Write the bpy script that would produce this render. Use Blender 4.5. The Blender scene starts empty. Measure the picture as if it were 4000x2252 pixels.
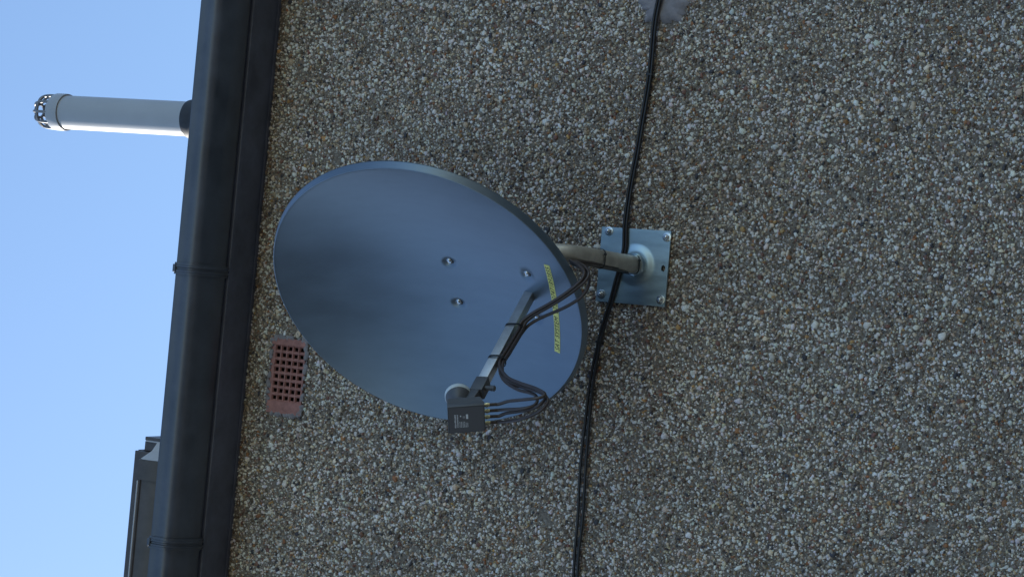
import bpy, bmesh, math, random
import numpy as np
from mathutils import Vector, Matrix, noise as mnoise

R = math.radians
random.seed(7)
rng = np.random.default_rng(11)
scene = bpy.context.scene
COL = scene.collection

# ------------------------------------------------------------------ camera
PITCH, ROLL = R(27.0), R(5.35)
cam_d = bpy.data.cameras.new('camera')
cam = bpy.data.objects.new('camera', cam_d)
COL.objects.link(cam)
fw = Vector((0, math.cos(PITCH), math.sin(PITCH)))
rt = Vector((1, 0, 0))
up = Vector((0, -math.sin(PITCH), math.cos(PITCH)))
cr = rt * math.sin(ROLL) - up * math.cos(ROLL)      # phone held sideways: world up points to picture left
cu = rt * math.cos(ROLL) + up * math.sin(ROLL)
m = Matrix((cr, cu, -fw)).transposed().to_4x4()
m.translation = Vector((0, -4.86, 1.6))
cam.matrix_world = m
cam_d.sensor_fit = 'HORIZONTAL'
cam_d.sensor_width = 36
cam_d.lens = 69.88
cam_d.clip_start = 0.05
cam_d.clip_end = 2000
scene.camera = cam

# ------------------------------------------------------------------ world and sun
SUN_EL = R(34)
SUN_DIR = Vector((-0.83 * math.cos(SUN_EL), 0.56 * math.cos(SUN_EL), math.sin(SUN_EL))).normalized()
w = bpy.data.worlds.new('World')
scene.world = w
w.use_nodes = True
nt = w.node_tree
nt.nodes.clear()
out = nt.nodes.new('ShaderNodeOutputWorld')
bg = nt.nodes.new('ShaderNodeBackground')
sky = nt.nodes.new('ShaderNodeTexSky')
sky.sky_type = 'NISHITA'
sky.sun_disc = False
sky.sun_elevation = SUN_EL
sky.sun_rotation = math.atan2(SUN_DIR.x, SUN_DIR.y)
sky.altitude = 20
sky.air_density = 1.4
sky.dust_density = 0.65
sky.ozone_density = 4.2
bg.inputs['Strength'].default_value = 0.132
nt.links.new(sky.outputs[0], bg.inputs['Color'])
nt.links.new(bg.outputs[0], out.inputs['Surface'])
sd = bpy.data.lights.new('sun', 'SUN')
sd.energy = 4.2
sd.angle = R(0.5)
sd.color = (1.0, 0.93, 0.82)
so = bpy.data.objects.new('sun', sd)
COL.objects.link(so)
so.rotation_euler = SUN_DIR.to_track_quat('Z', 'Y').to_euler()
so.location = (-8, 6, 12)

scene.view_settings.view_transform = 'Standard'
scene.view_settings.look = 'None'
scene.view_settings.exposure = 0.75
scene.view_settings.gamma = 1.0

# ------------------------------------------------------------------ materials
def mat(name, base, rough=0.5, metal=0.0, var=0.0, vscale=20.0, bump=0.0, bscale=200.0,
        coat=0.0, coat_rough=0.2, spec=0.5, rvar=0.0, tint=None, aniso_scale=None):
    mt = bpy.data.materials.new(name)
    mt.use_nodes = True
    t = mt.node_tree
    b = t.nodes['Principled BSDF']
    b.inputs['Base Color'].default_value = (*base, 1)
    b.inputs['Roughness'].default_value = rough
    b.inputs['Metallic'].default_value = metal
    b.inputs['Specular IOR Level'].default_value = spec
    b.inputs['Coat Weight'].default_value = coat
    b.inputs['Coat Roughness'].default_value = coat_rough
    tc = t.nodes.new('ShaderNodeTexCoord')
    vec = tc.outputs['Object']
    if aniso_scale:
        mp = t.nodes.new('ShaderNodeMapping')
        mp.inputs['Scale'].default_value = aniso_scale
        t.links.new(vec, mp.inputs['Vector'])
        vec = mp.outputs['Vector']
    if var > 0 or rvar > 0:
        n = t.nodes.new('ShaderNodeTexNoise')
        n.inputs['Scale'].default_value = vscale
        n.inputs['Detail'].default_value = 6
        n.inputs['Roughness'].default_value = 0.65
        t.links.new(vec, n.inputs['Vector'])
        if var > 0:
            r = t.nodes.new('ShaderNodeValToRGB')
            e = r.color_ramp.elements
            lo = tuple(max(0, c * (1 - var)) for c in base)
            hi = tint if tint else tuple(min(1, c * (1 + var)) for c in base)
            e[0].position, e[1].position = 0.32, 0.68
            e[0].color, e[1].color = (*lo, 1), (*hi, 1)
            t.links.new(n.outputs['Fac'], r.inputs['Fac'])
            t.links.new(r.outputs['Color'], b.inputs['Base Color'])
        if rvar > 0:
            mr = t.nodes.new('ShaderNodeMapRange')
            mr.inputs['From Min'].default_value = 0.3
            mr.inputs['From Max'].default_value = 0.7
            mr.inputs['To Min'].default_value = max(0.02, rough - rvar)
            mr.inputs['To Max'].default_value = min(1, rough + rvar)
            t.links.new(n.outputs['Fac'], mr.inputs['Value'])
            t.links.new(mr.outputs['Result'], b.inputs['Roughness'])
    if bump > 0:
        n2 = t.nodes.new('ShaderNodeTexNoise')
        n2.inputs['Scale'].default_value = bscale
        n2.inputs['Detail'].default_value = 4
        t.links.new(vec, n2.inputs['Vector'])
        bp = t.nodes.new('ShaderNodeBump')
        bp.inputs['Strength'].default_value = bump
        bp.inputs['Distance'].default_value = 0.002
        t.links.new(n2.outputs['Fac'], bp.inputs['Height'])
        t.links.new(bp.outputs['Normal'], b.inputs['Normal'])
    return mt

M = {}
M['render'] = None  # wall, made below
M['gutter'] = mat('black_gutter_plastic', (0.052, 0.062, 0.086), 0.38, var=0.32, vscale=9, rvar=0.08, bump=0.05, bscale=60, spec=0.9)
M['soffit'] = mat('dark_soffit_board', (0.120, 0.132, 0.18), 0.5, var=0.3, vscale=7)
M['pipe'] = mat('grey_pipe_plastic', (0.40, 0.43, 0.47), 0.38, var=0.06, vscale=6, spec=0.5)
M['pipe_dark'] = mat('cage_plastic', (0.20, 0.21, 0.23), 0.45)
M['rubber'] = mat('collar_rubber', (0.028, 0.030, 0.036), 0.6, var=0.25, vscale=30)
M['tile'] = mat('roof_tile_concrete', (0.09, 0.06, 0.05), 0.85, var=0.4, vscale=14, bump=0.5, bscale=120)
M['dish'] = mat('grey_dish_paint', (0.168, 0.216, 0.268), 0.39, metal=0.68, var=0.12, vscale=4, rvar=0.035, aniso_scale=(2.2, 2.2, 0.7), bump=0.05, bscale=700, coat=0.35, coat_rough=0.28)
M['dishback'] = mat('dish_back_paint', (0.09, 0.10, 0.115), 0.45)
M['arm'] = mat('galvanised_arm', (0.60, 0.62, 0.64), 0.44, metal=0.75, var=0.12, vscale=40, aniso_scale=(1, 1, 1))
M['zinc'] = None
M['steel'] = mat('bright_bolt_steel', (0.62, 0.64, 0.66), 0.25, metal=1.0)
M['brass'] = mat('plated_connector', (0.62, 0.58, 0.38), 0.25, metal=1.0)
M['polem'] = mat('dull_aluminium_pole', (0.54, 0.51, 0.45), 0.48, metal=0.5, var=0.15, vscale=25, bump=0.05, bscale=150)
M['cable'] = mat('black_cable_sheath', (0.020, 0.020, 0.022), 0.38, var=0.2, vscale=30)
M['brown'] = mat('brown_cable_sheath', (0.060, 0.046, 0.044), 0.34, var=0.15, vscale=30)
M['tie'] = mat('black_nylon_tie', (0.016, 0.016, 0.018), 0.45)
M['lnbp'] = mat('charcoal_plastic', (0.085, 0.088, 0.098), 0.42, var=0.1, vscale=40, bump=0.08, bscale=900)
M['lnbl'] = mat('charcoal_label_film', (0.115, 0.115, 0.125), 0.5)
M['cap'] = mat('pale_feed_cap', (0.62, 0.68, 0.70), 0.35)
M['white'] = mat('white_print', (0.72, 0.74, 0.78), 0.6)
M['grey_print'] = mat('grey_print', (0.40, 0.42, 0.46), 0.6)
M['tape'] = mat('yellow_label_tape', (0.88, 0.84, 0.25), 0.45, var=0.12, vscale=25)
M['ink'] = mat('black_ink', (0.015, 0.015, 0.015), 0.5)
M['terra'] = mat('terracotta', (0.36, 0.175, 0.155), 0.85, var=0.25, vscale=60, bump=0.35, bscale=250)
M['hole'] = mat('dark_hole', (0.03, 0.018, 0.016), 0.95)
M['cement'] = mat('grey_cement', (0.25, 0.232, 0.245), 0.9, var=0.22, vscale=28, bump=0.5, bscale=160)
M['ground'] = mat('garden_ground', (0.110, 0.104, 0.080), 0.9, var=0.25, vscale=1.5, bump=0.3, bscale=30)
M['dorm'] = mat('weathered_dark_plastic', (0.075, 0.066, 0.062), 0.42, var=0.25, vscale=10)
M['nbrick'] = mat('dark_brick', (0.15, 0.115, 0.10), 0.9, var=0.3, vscale=3)
M['dormtop'] = mat('pale_trim_and_sky_sheen', (0.45, 0.46, 0.48), 0.4)  # grey of the corner trim; painted sky reflection on stop end and lip

def wall_material():
    mt = bpy.data.materials.new('pebbledash_mortar')
    mt.use_nodes = True
    t = mt.node_tree
    b = t.nodes['Principled BSDF']
    b.inputs['Roughness'].default_value = 0.92
    tc = t.nodes.new('ShaderNodeTexCoord')
    n1 = t.nodes.new('ShaderNodeTexNoise'); n1.inputs['Scale'].default_value = 5; n1.inputs['Detail'].default_value = 5
    n2 = t.nodes.new('ShaderNodeTexNoise'); n2.inputs['Scale'].default_value = 260; n2.inputs['Detail'].default_value = 3
    v = t.nodes.new('ShaderNodeTexVoronoi'); v.inputs['Scale'].default_value = 190
    for q in (n1, n2, v):
        t.links.new(tc.outputs['Object'], q.inputs['Vector'])
    r = t.nodes.new('ShaderNodeValToRGB')
    cr_ = r.color_ramp
    cr_.interpolation = 'CONSTANT'
    cols = [(0.0, (0.10, 0.080, 0.062)), (0.22, (0.22, 0.185, 0.15)), (0.5, (0.16, 0.14, 0.12)), (0.68, (0.30, 0.26, 0.21)), (0.86, (0.44, 0.42, 0.38))]
    cr_.elements[0].position = 0; cr_.elements[0].color = (*cols[0][1], 1)
    cr_.elements[1].position = cols[1][0]; cr_.elements[1].color = (*cols[1][1], 1)
    for p, c in cols[2:]:
        e = cr_.elements.new(p); e.color = (*c, 1)
    sep = t.nodes.new('ShaderNodeSeparateColor')
    t.links.new(v.outputs['Color'], sep.inputs[0])
    t.links.new(sep.outputs[0], r.inputs['Fac'])
    r1 = t.nodes.new('ShaderNodeValToRGB')
    r1.color_ramp.elements[0].position = 0.3; r1.color_ramp.elements[1].position = 0.7
    r1.color_ramp.elements[0].color = (0.172, 0.145, 0.122, 1); r1.color_ramp.elements[1].color = (0.255, 0.220, 0.188, 1)
    t.links.new(n1.outputs['Fac'], r1.inputs['Fac'])
    mx = t.nodes.new('ShaderNodeMix'); mx.data_type = 'RGBA'; mx.inputs['Factor'].default_value = 0.5
    t.links.new(r1.outputs['Color'], mx.inputs['A']); t.links.new(r.outputs['Color'], mx.inputs['B'])
    # away from the modelled stones the same dash continues as a stone pattern
    v2 = t.nodes.new('ShaderNodeTexVoronoi'); v2.inputs['Scale'].default_value = 125
    t.links.new(tc.outputs['Object'], v2.inputs['Vector'])
    s2 = t.nodes.new('ShaderNodeSeparateColor'); t.links.new(v2.outputs['Color'], s2.inputs[0])
    r2 = t.nodes.new('ShaderNodeValToRGB'); r2.color_ramp.interpolation = 'CONSTANT'
    c2 = [(0.0, (0.58, 0.53, 0.47)), (0.28, (0.44, 0.38, 0.29)), (0.40, (0.29, 0.225, 0.15)), (0.56, (0.20, 0.165, 0.135)), (0.76, (0.13, 0.108, 0.085)), (0.90, (0.075, 0.055, 0.042))]  # tones darkened to stand in for shadows between modelled stones
    r2.color_ramp.elements[0].color = (*c2[0][1], 1)
    r2.color_ramp.elements[1].position = c2[1][0]; r2.color_ramp.elements[1].color = (*c2[1][1], 1)
    for p_, c_ in c2[2:]:
        e = r2.color_ramp.elements.new(p_); e.color = (*c_, 1)
    t.links.new(s2.outputs[1], r2.inputs['Fac'])
    sx = t.nodes.new('ShaderNodeSeparateXYZ'); t.links.new(tc.outputs['Object'], sx.inputs[0])
    ab = t.nodes.new('ShaderNodeMath'); ab.operation = 'ADD'; ab.inputs[1].default_value = 0.125; nw = t.nodes.new('ShaderNodeMath'); nw.operation = 'MULTIPLY_ADD'; nw.inputs[1].default_value = 0.5; t.links.new(n1.outputs['Fac'], nw.inputs[0]); t.links.new(sx.outputs['X'], nw.inputs[2])
    n9 = t.nodes.new('ShaderNodeMath'); n9.operation = 'SUBTRACT'; n9.inputs[1].default_value = 0.25; t.links.new(nw.outputs[0], n9.inputs[0]); t.links.new(n9.outputs[0], ab.inputs[0])
    a2 = t.nodes.new('ShaderNodeMath'); a2.operation = 'ABSOLUTE'; t.links.new(ab.outputs[0], a2.inputs[0])
    gx = t.nodes.new('ShaderNodeMath'); gx.operation = 'GREATER_THAN'; gx.inputs[1].default_value = 1.525; t.links.new(a2.outputs[0], gx.inputs[0])
    gz = t.nodes.new('ShaderNodeMath'); gz.operation = 'LESS_THAN'; gz.inputs[1].default_value = 2.2; t.links.new(sx.outputs['Z'], gz.inputs[0])
    gm = t.nodes.new('ShaderNodeMath'); gm.operation = 'MAXIMUM'; t.links.new(gx.outputs[0], gm.inputs[0]); t.links.new(gz.outputs[0], gm.inputs[1])
    m2 = t.nodes.new('ShaderNodeMix'); m2.data_type = 'RGBA'
    t.links.new(gm.outputs[0], m2.inputs['Factor']); t.links.new(mx.outputs['Result'], m2.inputs['A']); t.links.new(r2.outputs['Color'], m2.inputs['B'])
    t.links.new(m2.outputs['Result'], b.inputs['Base Color'])
    sub = t.nodes.new('ShaderNodeMath'); sub.operation = 'SUBTRACT'
    t.links.new(n2.outputs['Fac'], sub.inputs[0]); t.links.new(v.outputs['Distance'], sub.inputs[1])
    bp = t.nodes.new('ShaderNodeBump'); bp.inputs['Strength'].default_value = 0.7; bp.inputs['Distance'].default_value = 0.004
    t.links.new(sub.outputs[0], bp.inputs['Height'])
    t.links.new(bp.outputs['Normal'], b.inputs['Normal'])
    return mt
M['render'] = wall_material()

def pebble_material():
    mt = bpy.data.materials.new('pebble_stone')
    mt.use_nodes = True
    t = mt.node_tree
    b = t.nodes['Principled BSDF']
    b.inputs['Roughness'].default_value = 0.62
    at = t.nodes.new('ShaderNodeAttribute'); at.attribute_name = 'tint'
    n = t.nodes.new('ShaderNodeTexNoise'); n.inputs['Scale'].default_value = 330; n.inputs['Detail'].default_value = 3
    tc = t.nodes.new('ShaderNodeTexCoord')
    t.links.new(tc.outputs['Object'], n.inputs['Vector'])
    mr = t.nodes.new('ShaderNodeMapRange')
    mr.inputs['From Min'].default_value = 0.3; mr.inputs['From Max'].default_value = 0.7
    mr.inputs['To Min'].default_value = 0.72; mr.inputs['To Max'].default_value = 1.12
    t.links.new(n.outputs['Fac'], mr.inputs['Value'])
    mx = t.nodes.new('ShaderNodeVectorMath'); mx.operation = 'SCALE'
    nb = t.nodes.new('ShaderNodeTexNoise'); nb.inputs['Scale'].default_value = 2.6; nb.inputs['Detail'].default_value = 7; nb.inputs['Roughness'].default_value = 0.6
    mpb = t.nodes.new('ShaderNodeMapping'); mpb.inputs['Scale'].default_value = (1.6, 1, 0.8)
    t.links.new(tc.outputs['Object'], mpb.inputs['Vector']); t.links.new(mpb.outputs['Vector'], nb.inputs['Vector'])
    mb = t.nodes.new('ShaderNodeMapRange')
    mb.inputs['From Min'].default_value = 0.32; mb.inputs['From Max'].default_value = 0.68
    mb.inputs['To Min'].default_value = 0.80; mb.inputs['To Max'].default_value = 1.14
    t.links.new(nb.outputs['Fac'], mb.inputs['Value'])
    mm_ = t.nodes.new('ShaderNodeMath'); mm_.operation = 'MULTIPLY'
    t.links.new(mr.outputs['Result'], mm_.inputs[0]); t.links.new(mb.outputs['Result'], mm_.inputs[1])
    t.links.new(at.outputs['Color'], mx.inputs[0]); t.links.new(mm_.outputs[0], mx.inputs['Scale'])
    t.links.new(mx.outputs[0], b.inputs['Base Color'])
    return mt
M['pebble'] = pebble_material()

def zinc_material():
    mt = mat('zinc_plate', (0.41, 0.53, 0.60), 0.36, metal=0.92, var=0.10, vscale=18, rvar=0.06, aniso_scale=(3, 3, 0.7))
    return mt
M['zinc'] = zinc_material()

# ------------------------------------------------------------------ helpers
def link(o, parent=None):
    COL.objects.link(o)
    if parent:
        o.parent = parent
    return o

def obj(name, bm, material, parent=None, smooth=True, angle=40):
    me = bpy.data.meshes.new(name)
    bmesh.ops.recalc_face_normals(bm, faces=bm.faces)
    if smooth:
        for f in bm.faces: f.smooth = True
        for e in bm.edges:
            if len(e.link_faces) == 2 and e.calc_face_angle(0) > R(angle):
                e.smooth = False
    bm.to_mesh(me); bm.free()
    ms = material if isinstance(material, (list, tuple)) else [material]
    for q in ms: me.materials.append(q)
    return link(bpy.data.objects.new(name, me), parent)

def thing(name, label, cat, loc=(0, 0, 0), group=None):
    o = bpy.data.objects.new(name, None)
    COL.objects.link(o)
    o.location = loc
    o.empty_display_size = 0.1
    return tag(o, label, cat, group)

def tag(o, label, cat, group=None):
    o['label'] = label; o['category'] = cat
    if group: o['group'] = group
    return o

def keep(o):
    """world-space geometry under a parent standing at its own place"""
    if o.parent:
        o.matrix_parent_inverse = Matrix.Translation(-Vector(o.parent.location))
    return o

def box(bm, x0, x1, y0, y1, z0, z1, mtx=None, bevel=0.0, mi=0):
    vs = [bm.verts.new((x, y, z)) for x in (x0, x1) for y in (y0, y1) for z in (z0, z1)]
    idx = [(0, 1, 3, 2), (4, 6, 7, 5), (0, 4, 5, 1), (2, 3, 7, 6), (0, 2, 6, 4), (1, 5, 7, 3)]
    fs = [bm.faces.new([vs[i] for i in q]) for q in idx]
    for f in fs: f.material_index = mi
    geom_v = vs
    if bevel > 0:
        es = list({e for f in fs for e in f.edges})
        r = bmesh.ops.bevel(bm, geom=es, offset=bevel, segments=2, affect='EDGES', profile=0.6)
        geom_v = list({v for f in r['faces'] for v in f.verts} | {v for v in vs if v.is_valid})
    if mtx is not None:
        bmesh.ops.transform(bm, matrix=mtx, verts=geom_v)
    return geom_v

def frame_from(d):
    d = d.normalized()
    a = Vector((0, 0, 1)) if abs(d.z) < 0.9 else Vector((1, 0, 0))
    s = d.cross(a).normalized()
    return s, d.cross(s).normalized()

def smooth_path(pts, n=8):
    """Catmull-Rom through the points"""
    P = [Vector(p) for p in pts]
    P = [P[0] * 2 - P[1]] + P + [P[-1] * 2 - P[-2]]
    o = []
    for i in range(1, len(P) - 2):
        for k in range(n):
            t = k / n
            a, b_, c, d = P[i - 1], P[i], P[i + 1], P[i + 2]
            o.append(0.5 * ((2 * b_) + (c - a) * t + (2 * a - 5 * b_ + 4 * c - d) * t * t + (3 * b_ - a - 3 * c + d) * t ** 3))
    o.append(P[-2])
    return o

def tube(bm, pts, rad, seg=10, cap=True):
    rings = []
    t0 = None; s = None
    for i, p in enumerate(pts):
        d = (pts[min(i + 1, len(pts) - 1)] - pts[max(i - 1, 0)]).normalized()
        if s is None:
            s, q = frame_from(d)
        else:
            s = (s - d * s.dot(d)).normalized(); q = d.cross(s)
        rr = rad[i] if isinstance(rad, (list, tuple)) else rad
        rings.append([bm.verts.new(p + (s * math.cos(a) + q * math.sin(a)) * rr) for a in (2 * math.pi * k / seg for k in range(seg))])
    for A, B in zip(rings, rings[1:]):
        for k in range(seg):
            bm.faces.new((A[k], A[(k + 1) % seg], B[(k + 1) % seg], B[k]))
    if cap:
        bm.faces.new(rings[0][::-1]); bm.faces.new(rings[-1])

def lathe(bm, prof, mtx=None, seg=32, closed_ends=True):
    """prof: (radius, height) along local z"""
    rings = []; vs = []
    for r_, h in prof:
        if r_ < 1e-6:
            v = bm.verts.new((0, 0, h)); rings.append([v]); vs.append(v)
        else:
            ring = [bm.verts.new((r_ * math.cos(2 * math.pi * k / seg), r_ * math.sin(2 * math.pi * k / seg), h)) for k in range(seg)]
            rings.append(ring); vs += ring
    for A, B in zip(rings, rings[1:]):
        for k in range(seg):
            k2 = (k + 1) % seg
            if len(A) == 1 and len(B) == 1: continue
            if len(A) == 1: bm.faces.new((A[0], B[k2], B[k]))
            elif len(B) == 1: bm.faces.new((A[k], A[k2], B[0]))
            else: bm.faces.new((A[k], A[k2], B[k2], B[k]))
    if mtx is not None:
        bmesh.ops.transform(bm, matrix=mtx, verts=vs)
    return vs

def axis_mtx(origin, z):
    z = Vector(z).normalized(); s, q = frame_from(z)
    mm = Matrix((s, z.cross(s), z)).transposed().to_4x4(); mm.translation = Vector(origin)
    return mm

def hexbolt(origin, z, r=0.0075, h=0.006, washer=0.012):
    bm = bmesh.new()
    mm = axis_mtx(origin, z)
    if washer:
        lathe(bm, [(0, 0), (washer, 0), (washer, 0.0016), (washer * 0.8, 0.0021), (0, 0.0021)], mm, 24)
    lathe(bm, [(0, 0.002), (r, 0.002), (r, 0.002 + h * 0.8), (r * 0.85, 0.002 + h), (0, 0.002 + h)], mm, 6)
    lathe(bm, [(0, 0.002 + h * 0.9), (r * 0.55, 0.002 + h * 0.9), (r * 0.55, 0.002 + h * 1.5), (r * 0.4, 0.002 + h * 1.65), (0, 0.002 + h * 1.65)], mm, 16)
    return bm

def extrude_profile(bm, prof, x0, x1, nseg=1, closed=True, jitter=0.0):
    rows = []
    for i in range(nseg + 1):
        x = x0 + (x1 - x0) * i / nseg
        rows.append([bm.verts.new((x, y, z)) for y, z in prof])
    n = len(prof)
    for A, B in zip(rows, rows[1:]):
        for k in range(n if closed else n - 1):
            bm.faces.new((A[k], A[(k + 1) % n], B[(k + 1) % n], B[k]))
    if closed:
        bm.faces.new(rows[0]); bm.faces.new(rows[-1][::-1])

# ------------------------------------------------------------------ ground
bm = bmesh.new()
vs = [bm.verts.new(p) for p in ((-120, -120, 0), (120, -120, 0), (120, 120, 0), (-120, 120, 0))]
bm.faces.new(vs)
g = obj('ground', bm, M['ground'], smooth=False)
g['kind'] = 'structure'; g['label'] = 'pale paving around the house'

# ------------------------------------------------------------------ unseen house added on the left to darken the dish's reflection
nb_house = None
def reflected_house():
    t = thing('unseen_house', 'plain brick house added out of view on the left for its dark reflection', 'house', (-13.5, -4.5, 0))
    bm = bmesh.new()
    box(bm, -18.0, -9.0, -10.0, 1.0, 0.0, 5.2)
    keep(obj('brick_wall', bm, M['nbrick'], t, smooth=False))
    bm = bmesh.new()
    prof_ = [(-10.4, 5.1), (1.4, 5.1), (1.4, 5.25), (-4.5, 8.6), (-10.4, 5.25)]
    rows = [[bm.verts.new((x, y, z)) for y, z in prof_] for x in (-18.3, -8.75)]
    n = len(prof_)
    for k in range(n): bm.faces.new((rows[0][k], rows[0][(k + 1) % n], rows[1][(k + 1) % n], rows[1][k]))
    bm.faces.new(rows[0]); bm.faces.new(rows[1][::-1])
    keep(obj('gable_roof', bm, M['tile'], t, smooth=False))
reflected_house()

# ------------------------------------------------------------------ house: wall, pebbles, soffit, fascia, roof
EAVE = 4.925
house = thing('house', 'house wall dashed with mixed pebbles under a dark soffit', 'house', (0, 0, 0))
BX0, BX1, BZ0, BZ1 = -0.425, -0.204, 4.717, 4.838       # air brick opening

bm = bmesh.new()
# wall slab with a pocket for the air brick
xs = [-4.0, BX0, BX1, 4.0]; zs = [0.0, BZ0, BZ1, EAVE + 0.06]
for i in range(3):
    for k in range(3):
        if i == 1 and k == 1: continue
        bm.faces.new([bm.verts.new(p) for p in ((xs[i], 0, zs[k]), (xs[i + 1], 0, zs[k]), (xs[i + 1], 0, zs[k + 1]), (xs[i], 0, zs[k + 1]))])
p = [(BX0, BZ0), (BX1, BZ0), (BX1, BZ1), (BX0, BZ1)]
for k in range(4):
    a, b_ = p[k], p[(k + 1) % 4]
    bm.faces.new([bm.verts.new(q) for q in ((a[0], 0, a[1]), (b_[0], 0, b_[1]), (b_[0], 0.10, b_[1]), (a[0], 0.10, a[1]))])
bm.faces.new([bm.verts.new((x, 0.10, z)) for x, z in p])
for q in (((-4, 0, 0), (-4, 5, 0), (-4, 5, 4.985), (-4, 0, 4.985)), ((4, 0, 0), (4, 5, 0), (4, 5, 4.985), (4, 0, 4.985)), ((-4, 5, 0), (4, 5, 0), (4, 5, 4.985), (-4, 5, 4.985))):
    bm.faces.new([bm.verts.new(v) for v in q])
bmesh.ops.remove_doubles(bm, verts=bm.verts, dist=1e-5)
obj('wall', bm, M['render'], house, smooth=False)

# bare cement areas in the dash: (centre x, z, radius)
PATCH = [(0.775, 3.69, 0.052), (0.79, 3.735, 0.035), (0.742, 3.725, 0.03)]
SPOTS = [(-0.605, 3.915, 0.020), (-0.62, 3.90, 0.013), (0.415, 3.971, 0.013), (0.325, 4.678, 0.022), (0.345, 4.69, 0.013), (-0.49, 2.86, 0.018), (0.10, 4.2, 0.02), (-0.30, 2.95, 0.016), (0.45, 3.2, 0.012), (0.62, 4.4, 0.014), (-0.75, 4.3, 0.015)]

PALETTE = [  # colour, weight small, weight large
    ((0.84, 0.79, 0.71), 17, 30), ((0.78, 0.76, 0.75), 12, 21), ((0.72, 0.62, 0.47), 9, 10), ((0.55, 0.44, 0.31), 10, 8),
    ((0.40, 0.31, 0.215), 12, 8), ((0.33, 0.28, 0.238), 14, 7), ((0.225, 0.185, 0.15), 13, 8), ((0.135, 0.096, 0.066), 12, 8),
    ((0.35, 0.165, 0.072), 2.6, 3), ((0.49, 0.30, 0.12), 2, 2.2), ((0.060, 0.060, 0.072), 4, 6), ((0.22, 0.11, 0.082), 3.5, 4)]
PC = np.array([c for c, a, b in PALETTE]); WS = np.array([a for c, a, b in PALETTE], float); WL = np.array([b for c, a, b in PALETTE], float)

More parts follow.
